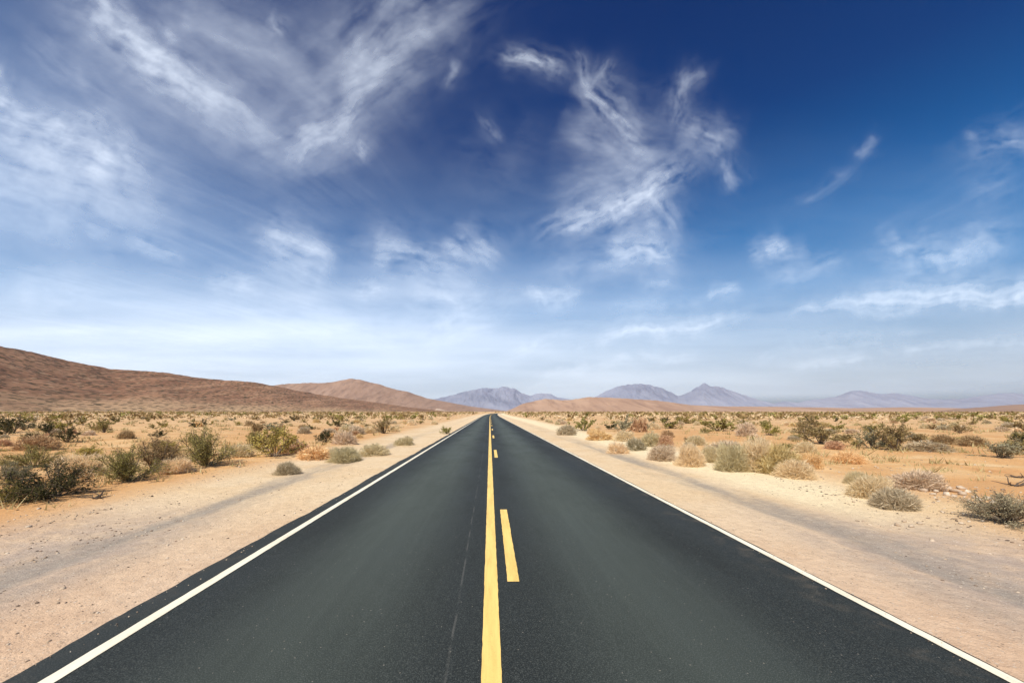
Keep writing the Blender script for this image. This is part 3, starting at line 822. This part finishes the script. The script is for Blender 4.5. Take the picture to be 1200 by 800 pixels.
def gravel():
    rng = np.random.default_rng(81)
    G = Geo()
    def scatter(n, x0, x1, y0, y1, s0, s1):
        for _ in range(n):
            y = y0 * (y1 / y0) ** rng.random(); x = rng.uniform(x0, x1) if x0 > -90 else 0
            off = abs(x)
            if off < 3.0: continue
            s = s0 * (s1 / s0) ** (rng.random() ** 2.2)
            if off < 3.55 and (x < -3.0 or x > 3.3) and (off < 3.2 or x > 0): z = 0.0
            elif off < 6.9: z = -0.03 - 0.010 * (off - 3.4) - (0.02 if abs(off - 5.2) < 0.3 else 0)
            else: z = float(ground_z(x, y))
            V = rock_verts(rng) * s
            a = rng.uniform(0, 6.28); R = np.array([[math.cos(a), -math.sin(a), 0], [math.sin(a), math.cos(a), 0], [0, 0, 1]])
            G.add(V @ R.T + np.array([x, y, z + s * 0.15]), None, ICO)
    scatter(260, -3.7, -3.05, 2.4, 14, 0.005, 0.014)
    scatter(260, 3.35, 3.9, 2.4, 14, 0.005, 0.014)
    scatter(3600, -8.0, -3.3, 2.4, 13, 0.005, 0.024)
    scatter(2200, -7.2, -4.3, 3.4, 8.5, 0.006, 0.03)
    scatter(3600, 3.6, 8.5, 2.4, 13, 0.005, 0.024)
    scatter(1500, 6.0, 11.5, 4.6, 9.5, 0.008, 0.036)
    scatter(700, 7, 22, 8, 22, 0.012, 0.05)
    scatter(500, -20, -7, 6, 20, 0.012, 0.05)
    o = link(bpy.data.objects.new('gravel', G.mesh('gravel', M_STONE)))
    tag(o, 'loose pebbles and gravel strewn over both road shoulders', 'gravel', None, 'stuff')
gravel()

rngs = np.random.default_rng(90)
STONES = [np_mesh('stone', rock_verts(rngs), [ICO], False, M_PALE) for _ in range(8)]
def stone(px, py, wpx, label, group):
    x, y = at(px, py); s = wpx * y / F
    o = bpy.data.objects.new('stone', random.choice(STONES)); COL.objects.link(o)
    o.location = (x, y, float(ground_z(x, y)) + s * 0.16)
    o.rotation_euler = (random.uniform(-.3, .3), random.uniform(-.3, .3), random.uniform(0, 6.28))
    o.scale = (s * 0.62,) * 3
    tag(o, label, 'stone', group)
for px, py, w in [(1083, 576, 8), (1090, 573, 9), (1097, 577, 7), (1104, 575, 10), (1112, 573, 8), (1110, 581, 8), (1120, 577, 11), (1128, 580, 9), (1126, 573, 8), (1134, 577, 7), (1093, 580, 6), (1101, 571, 6), (1118, 583, 6)]:
    lab = {1120: 'largest pale stone of the low heap beside the dark greyish dry bush', 1083: 'leftmost pale stone of the low heap touching the dark greyish dry bush',
           1134: 'rightmost pale stone of the low heap beside the dark greyish dry bush', 1104: 'broad pale stone at the back of the low heap beside the dry bush',
           1128: 'pale stone at the lower right corner of the low heap beside the dry bush', 1118: 'small pale stone at the front of the low heap beside the dry bush'}.get(
        px, 'pale stone in the middle of the low heap beside the dark greyish dry bush')
    stone(px, py, w, lab, 'pale stones heaped beside the dry bush')
for px, py, w in [(1142, 584, 7), (1147, 588, 9), (1158, 586, 8), (1163, 590, 6), (1152, 593, 6), (1138, 590, 5)]:
    stone(px, py, w, 'pale stone on the reddish patch between the heap and the large right bush', 'pale stones on the reddish patch')
for px, py, w in [(1012, 607, 5), (1020, 611, 6), (1052, 612, 6), (1060, 609, 5), (1068, 614, 6), (1078, 612, 5), (1093, 629, 7), (1104, 601, 5), (1126, 614, 5), (1000, 588, 4), (1044, 616, 5)]:
    stone(px, py, w, 'small stone scattered on the sand below the three dry mounds', 'stones scattered below the dry mounds')

# dead twigs lying on the orange ground at right
def dead_twig(px, py, wpx, label, seed):
    rng = np.random.default_rng(seed); x, y = at(px, py); s = wpx * y / F
    G = Geo()
    for k in range(9):
        a = rng.uniform(0, 6.28); d = np.array([math.cos(a), math.sin(a) * 0.6, rng.uniform(0.0, 0.35)])
        p = np.array([rng.normal(0, 0.12 * s), rng.normal(0, 0.08 * s), 0.01]); pts = [p]
        for j in range(4):
            d = d + rng.normal(0, 0.25, 3); d[2] = abs(d[2]) * 0.8; p = p + d / np.linalg.norm(d) * s * 0.14; pts.append(p)
        G.add(*tube_chain(pts, np.linspace(0.018, 0.005, 5) * max(1, s)))
    o = link(bpy.data.objects.new('dead_branch', G.mesh('dead_branch', M_DEAD)))
    o.location = (x, y, float(ground_z(x, y)))
    tag(o, label, 'branch')
dead_twig(1194, 556, 18, 'dark dead branch lying at the right edge on orange soil', 1)
dead_twig(1186, 568, 34, 'flat dead branch lying just below the dark one near the right edge', 2)
dead_twig(112, 584, 24, 'dead brown branch lying right of the large dark green bush', 3)

# ------------------------------------------------------------------ cirrus: a thin ice cloud sheet at 9 km, lit by the sun
STROKES = [  # points (photograph), half width px, strength, streak length / width ratio
    ([(40, -60), (95, 0), (150, 40), (200, 90), (250, 125), (300, 140), (350, 150)], 26, 0.62, 7),
    ([(160, -20), (230, 30), (300, 70), (360, 105), (395, 130)], 60, 0.26, 5),
    ([(250, 140), (320, 165), (380, 150), (420, 110), (470, 60), (560, -10)], 28, 0.36, 6),
    ([(340, 120), (400, 80), (450, 40), (520, 0), (580, -30)], 40, 0.44, 6),
    ([(320, 185), (360, 165), (400, 140), (430, 100)], 18, 0.42, 6),
    ([(405, 160), (425, 175), (436, 192)], 9, 0.35, 4),
    ([(-140, 70), (-10, 118), (40, 140), (90, 168), (140, 200), (200, 228)], 20, 0.60, 7),
    ([(-150, 110), (-10, 165), (50, 185), (110, 210), (180, 240), (240, 262)], 34, 0.46, 7),
    ([(80, 125), (120, 150), (160, 180), (190, 205)], 14, 0.36, 7),
    ([(-150, 170), (-10, 220), (80, 245), (170, 265), (270, 300)], 50, 0.36, 6),
    ([(0, 70), (4, 110)], 9, 0.30, 4),
    ([(185, 25), (200, 35), (212, 50)], 9, 0.28, 4),
    ([(305, 15), (318, 28), (328, 45)], 11, 0.26, 4),
    ([(20, 30), (80, 80), (150, 130)], 16, 0.16, 8),
    ([(138, 266), (165, 280), (190, 296), (225, 312)], 7, 0.36, 9),
    ([(285, 260), (330, 278), (370, 300), (400, 318)], 18, 0.48, 5),
    ([(300, 285), (350, 312), (395, 322)], 22, 0.34, 5),
    ([(235, 335), (275, 338), (310, 345)], 12, 0.36, 5),
    ([(400, 290), (440, 292), (490, 310), (540, 318), (575, 330)], 22, 0.46, 4),
    ([(515, 268), (545, 290), (575, 305), (590, 325)], 20, 0.42, 3),
    ([(400, 335), (440, 336), (470, 340)], 8, 0.46, 6),
    ([(470, 342), (500, 348), (540, 352), (580, 345)], 14, 0.36, 5),
    ([(600, 345), (645, 345), (690, 335)], 8, 0.44, 6),
    ([(575, 62), (615, 68), (650, 78), (675, 92)], 9, 0.44, 6),
    ([(672, 90), (705, 108), (725, 135), (745, 160), (765, 178)], 15, 0.56, 5),
    ([(675, 52), (688, 85), (700, 105)], 7, 0.30, 5),
    ([(720, 60), (708, 90), (700, 105)], 8, 0.24, 5),
    ([(806, 80), (795, 120), (790, 160)], 10, 0.26, 4),
    ([(830, 88), (805, 95), (795, 110)], 7, 0.28, 4),
    ([(640, 150), (700, 165), (760, 180), (810, 190)], 32, 0.28, 4),
    ([(790, 150), (835, 168), (862, 188)], 16, 0.42, 3),
    ([(845, 185), (860, 205), (870, 228)], 9, 0.28, 4),
    ([(620, 278), (670, 262), (715, 245), (755, 225), (800, 195), (830, 170)], 14, 0.62, 8),
    ([(640, 250), (690, 225), (740, 200), (790, 180)], 26, 0.30, 6),
    ([(755, 225), (780, 255), (800, 285)], 14, 0.30, 4),
    ([(690, 292), (735, 295), (775, 292), (812, 284)], 15, 0.56, 4),
    ([(700, 270), (740, 272), (790, 262)], 18, 0.34, 4),
    ([(735, 325), (765, 330), (800, 322)], 10, 0.24, 5),
    ([(870, 298), (900, 292), (935, 278)], 10, 0.50, 4),
    ([(905, 300), (930, 296), (955, 292)], 9, 0.26, 4),
    ([(822, 342), (845, 337), (868, 330)], 7, 0.46, 4),
    ([(1015, 300), (1060, 302), (1110, 298), (1150, 288), (1205, 272)], 14, 0.50, 6),
    ([(1030, 288), (1045, 280), (1055, 275)], 8, 0.28, 4),
    ([(680, 400), (740, 385), (800, 378), (850, 368), (905, 355)], 7, 0.52, 12),
    ([(890, 374), (970, 361), (1040, 353), (1110, 347), (1210, 343), (1400, 336)], 9, 0.62, 12),
    ([(950, 357), (1050, 343), (1130, 335), (1210, 334), (1400, 330)], 11, 0.46, 12),
    ([(920, 432), (965, 424), (1030, 414)], 6, 0.42, 12),
    ([(690, 420), (760, 414), (830, 410)], 6, 0.34, 12),
    ([(980, 408), (1080, 403), (1200, 398), (1380, 395)], 7, 0.28, 12),
    ([(590, 412), (610, 405), (630, 398)], 5, 0.30, 6),
    ([(520, 400), (555, 385), (580, 376)], 7, 0.30, 6),
    ([(1115, 178), (1165, 169), (1230, 172), (1330, 180)], 13, 0.34, 5),
    ([(1140, 150), (1138, 165)], 6, 0.18, 4),
    ([(1120, 235), (1200, 210)], 16, 0.16, 6),
    ([(1003, 172), (1012, 182), (1020, 176), (1032, 150)], 5, 0.26, 5),
    ([(930, 245), (970, 222), (1005, 195), (1014, 184)], 6, 0.15, 8),
    ([(540, 65), (530, 85), (520, 110)], 6, 0.20, 6),
    ([(560, 130), (580, 150), (592, 165)], 5, 0.20, 6),
    ([(520, 160), (590, 190), (650, 200)], 40, 0.10, 4),
    ([(210, 350), (300, 370), (400, 385), (560, 390)], 26, 0.30, 6),
    ([(590, 470), (640, 445), (700, 425), (770, 408)], 7, 0.26, 12),
    ([(560, 440), (600, 418), (650, 392), (700, 375)], 8, 0.24, 10),
    ([(640, 415), (720, 392), (790, 380), (860, 366)], 8, 0.30, 12),
    ([(860, 425), (940, 405), (1030, 392), (1120, 380)], 9, 0.20, 12),
    ([(480, 420), (520, 385), (560, 360), (610, 350)], 12, 0.26, 8),
    ([(700, 360), (780, 350), (850, 345)], 10, 0.16, 8),
    ([(880, 330), (950, 315), (1010, 305)], 10, 0.22, 8),
    ([(610, 330), (680, 310), (760, 300)], 16, 0.20, 6),
    ([(0, 330), (60, 345), (130, 350)], 24, 0.26, 6),
]
def cirrus():
    az_in = np.radians(np.linspace(-55, 59, 1000))
    az_l = np.radians(np.linspace(-180, -56, 70)); az_r = np.radians(np.linspace(60, 180, 70))
    az = np.concatenate([az_l, az_in, az_r])
    el = np.radians(np.concatenate([np.linspace(0.8, 52, 530), np.linspace(53.5, 89.5, 30)]))
    EL, AZ = np.meshgrid(el, az, indexing='ij')
    dx, dy, dz = np.sin(AZ) * np.cos(EL), np.cos(AZ) * np.cos(EL), np.sin(EL)
    HC = 5200.0
    k = HC / dz
    PX, PY = dx * k, dy * k
    fy = np.where(dy > 0.05, dy, 0.05)
    u = VX + F * dx / fy; v = VY - F * dz / fy
    shp = u.shape; dens = np.zeros(shp)
    win = (dy > 0.05) & (u > -230) & (u < 1460) & (v > -220)
    uu, vv = u[win], v[win]
    # organic warp of the strokes
    wu = uu + 22 * (fbm(uu / 120, vv / 120, 201, 3) - 0.5) + 13 * (fbm(uu / 34, vv / 34, 203, 5, 0.6) - 0.5)
    wv = vv + 22 * (fbm(uu / 120, vv / 120, 207, 3) - 0.5) + 13 * (fbm(uu / 34, vv / 34, 209, 5, 0.6) - 0.5)
    acc = np.zeros_like(uu)
    for si, (pts, w, st, ar) in enumerate(STROKES):
        P = np.array(pts, float)
        lo = P.min(0) - 3.2 * w - 20; hi = P.max(0) + 3.2 * w + 20
        m = (uu > lo[0]) & (uu < hi[0]) & (vv > lo[1]) & (vv < hi[1])
        if not m.any(): continue
        a, b = wu[m], wv[m]
        best = np.full(a.shape, 1e9); sb = np.zeros_like(a); db = np.zeros_like(a); s0 = 0.0
        tot = np.sum(np.linalg.norm(np.diff(P, axis=0), axis=1))
        for i in range(len(P) - 1):
            d = P[i + 1] - P[i]; Ls = np.linalg.norm(d); d = d / Ls
            t = np.clip((a - P[i, 0]) * d[0] + (b - P[i, 1]) * d[1], 0, Ls)
            ex = a - P[i, 0] - t * d[0]; ey = b - P[i, 1] - t * d[1]
            q = ex * ex + ey * ey; c = q < best
            best = np.where(c, q, best); sb = np.where(c, s0 + t, sb); db = np.where(c, ex * d[1] - ey * d[0], db)
            s0 += Ls
        e = np.sqrt(best) / w
        ends = sstep(0, 0.34, sb / tot + 0.1 * (vnoise(a / 15, b / 15, si) - 0.3)) * (1 - sstep(0.64, 1.0, sb / tot)) * 0.92 + 0.08
        body = (0.78 * np.exp(-np.abs(e * 0.92) ** 1.7) + 0.22 * np.exp(-(e * 0.48) ** 2)) * ends
        cw = max(7.0, w * 0.62)
        ax = P[-1] - P[0]; ax = ax / np.linalg.norm(ax)
        la, lb = a * ax[0] + b * ax[1], b * ax[0] - a * ax[1]
        ra = min(ar, 4.0) if w > 11 or ar < 9 else ar
        n = fbm(la / (cw * ra), lb / cw, 300 + si, 5, 0.58)
        n3 = fbm(a / (cw * 1.9) + 9, b / (cw * 1.9), 800 + si, 5, 0.58)
        tex = np.clip((0.60 * n + 0.40 * n3 - 0.27) * 2.0, 0, 1.0)
        acc[m] = 1 - (1 - acc[m]) * (1 - np.clip(st * body * tex * 0.88, 0, 0.75))
    # thin veil, thicker to the left and low down
    veil = 0.13 * sstep(620, 60, uu) * (0.55 + 0.75 * fbm(uu / 240 + vv / 500, vv / 70 - uu / 300, 601, 5)) * (1 - 0.5 * sstep(60, -60, vv))
    veil += 0.60 * sstep(270, 440, vv) * (0.4 + 0.9 * fbm(uu / 260, vv / 28, 607, 5)) * (0.45 + 0.55 * sstep(1150, 420, uu))
    veil += 0.05 * sstep(120, 330, vv) * fbm(uu / 160, vv / 40, 611, 4) * 2
    # fine fibres combed along one wind, so that they fan out from the horizon
    xx, yy = PX[win], PY[win]; wind = 0.30
    fx, fyy = xx * math.cos(wind) - yy * math.sin(wind), xx * math.sin(wind) + yy * math.cos(wind)
    wq = 900 * (fbm(xx / 5200, yy / 5200, 621, 3) - 0.5)
    fib = fbm((fx + wq * 1.6) / 300, fyy / 2600, 623, 5, 0.6) ; patch = sstep(0.42, 0.66, fbm(fx / 4200, fyy / 6500, 627, 3))
    veil += np.clip((fib - 0.36) * 1.25, 0, 0.5) * patch * 0.09 * np.maximum(sstep(560, 300, uu), 0.5 * sstep(850, 1100, uu)) * sstep(-20, 120, vv)
    acc = np.clip(acc * (0.72 + 0.56 * fbm(uu / 30 + vv / 90, vv / 16 - uu / 60, 641, 4, 0.6)), 0, 0.8)
    acc = 1 - (1 - acc) * (1 - np.clip(veil, 0, 0.8))
    dens[win] = acc
    # the rest of the sky carries the same kind of streaks
    ang = 0.5; qx = PX * math.cos(ang) + PY * math.sin(ang); qy = -PX * math.sin(ang) + PY * math.cos(ang)
    g = fbm(qx / 8000, qy / 2400, 701, 5, 0.55) * fbm(PX / 17000, PY / 17000, 705, 2) * 2
    gen = np.clip((g - 0.52) * 0.9, 0, 0.30)
    sun = dx * SDIR[0] + dy * SDIR[1] + dz * SDIR[2]
    gen *= 1 - sstep(0.94, 0.985, sun)
    inw = np.zeros(shp)
    inw[win] = sstep(-220, -60, uu) * sstep(1440, 1260, uu) * sstep(-200, -30, vv)
    dens = np.where(win, dens, 0) * inw + gen * (1 - inw)
    dens *= sstep(math.radians(0.8), math.radians(2.2), EL)
    me = np_mesh('cirrus_clouds', np.stack([PX, PY, HC + 0 * PX + H_CAM], -1).reshape(-1, 3), [grid_faces(*shp)], True)
    add_attr(me, 'ice_cover', dens)
    t = NT('cirrus_ice'); a = t.attr('ice_cover')
    tr = t.n('BsdfTranslucent'); tr.inputs[0].default_value = (0.79, 0.87, 0.96, 1)
    tp = t.n('BsdfTransparent'); mx = t.n('MixShader')
    t.l(a, mx.inputs[0]); t.l(tp.outputs[0], mx.inputs[1]); t.l(tr.outputs[0], mx.inputs[2]); t.l(mx.outputs[0], t.out.inputs[0])
    me.materials.append(t.m)
    tag(link(bpy.data.objects.new('cirrus_clouds', me)), 'wispy white cirrus streaks across the blue sky', kind='structure')
cirrus()

# ------------------------------------------------------------------ haze
def haze():
    x0, x1, y0, y1, z0, z1 = -27500, 27500, -5000, 16000, -4.5, 960
    V = [(x, y, z) for z in (z0, z1) for y in (y0, y1) for x in (x0, x1)]
    me = np_mesh('haze', V, [[(0, 2, 3, 1), (4, 5, 7, 6), (0, 1, 5, 4), (2, 6, 7, 3), (0, 4, 6, 2), (1, 3, 7, 5)]])
    t = NT('haze_air'); p = t.n('VolumePrincipled')
    p.inputs['Color'].default_value = (0.78, 0.88, 1.0, 1); p.inputs['Density'].default_value = 1.9e-5
    p.inputs['Anisotropy'].default_value = 0.55
    t.l(p.outputs[0], t.out.inputs['Volume'])
    me.materials.append(t.m)
    tag(link(bpy.data.objects.new('haze', me)), kind='stuff')
haze()
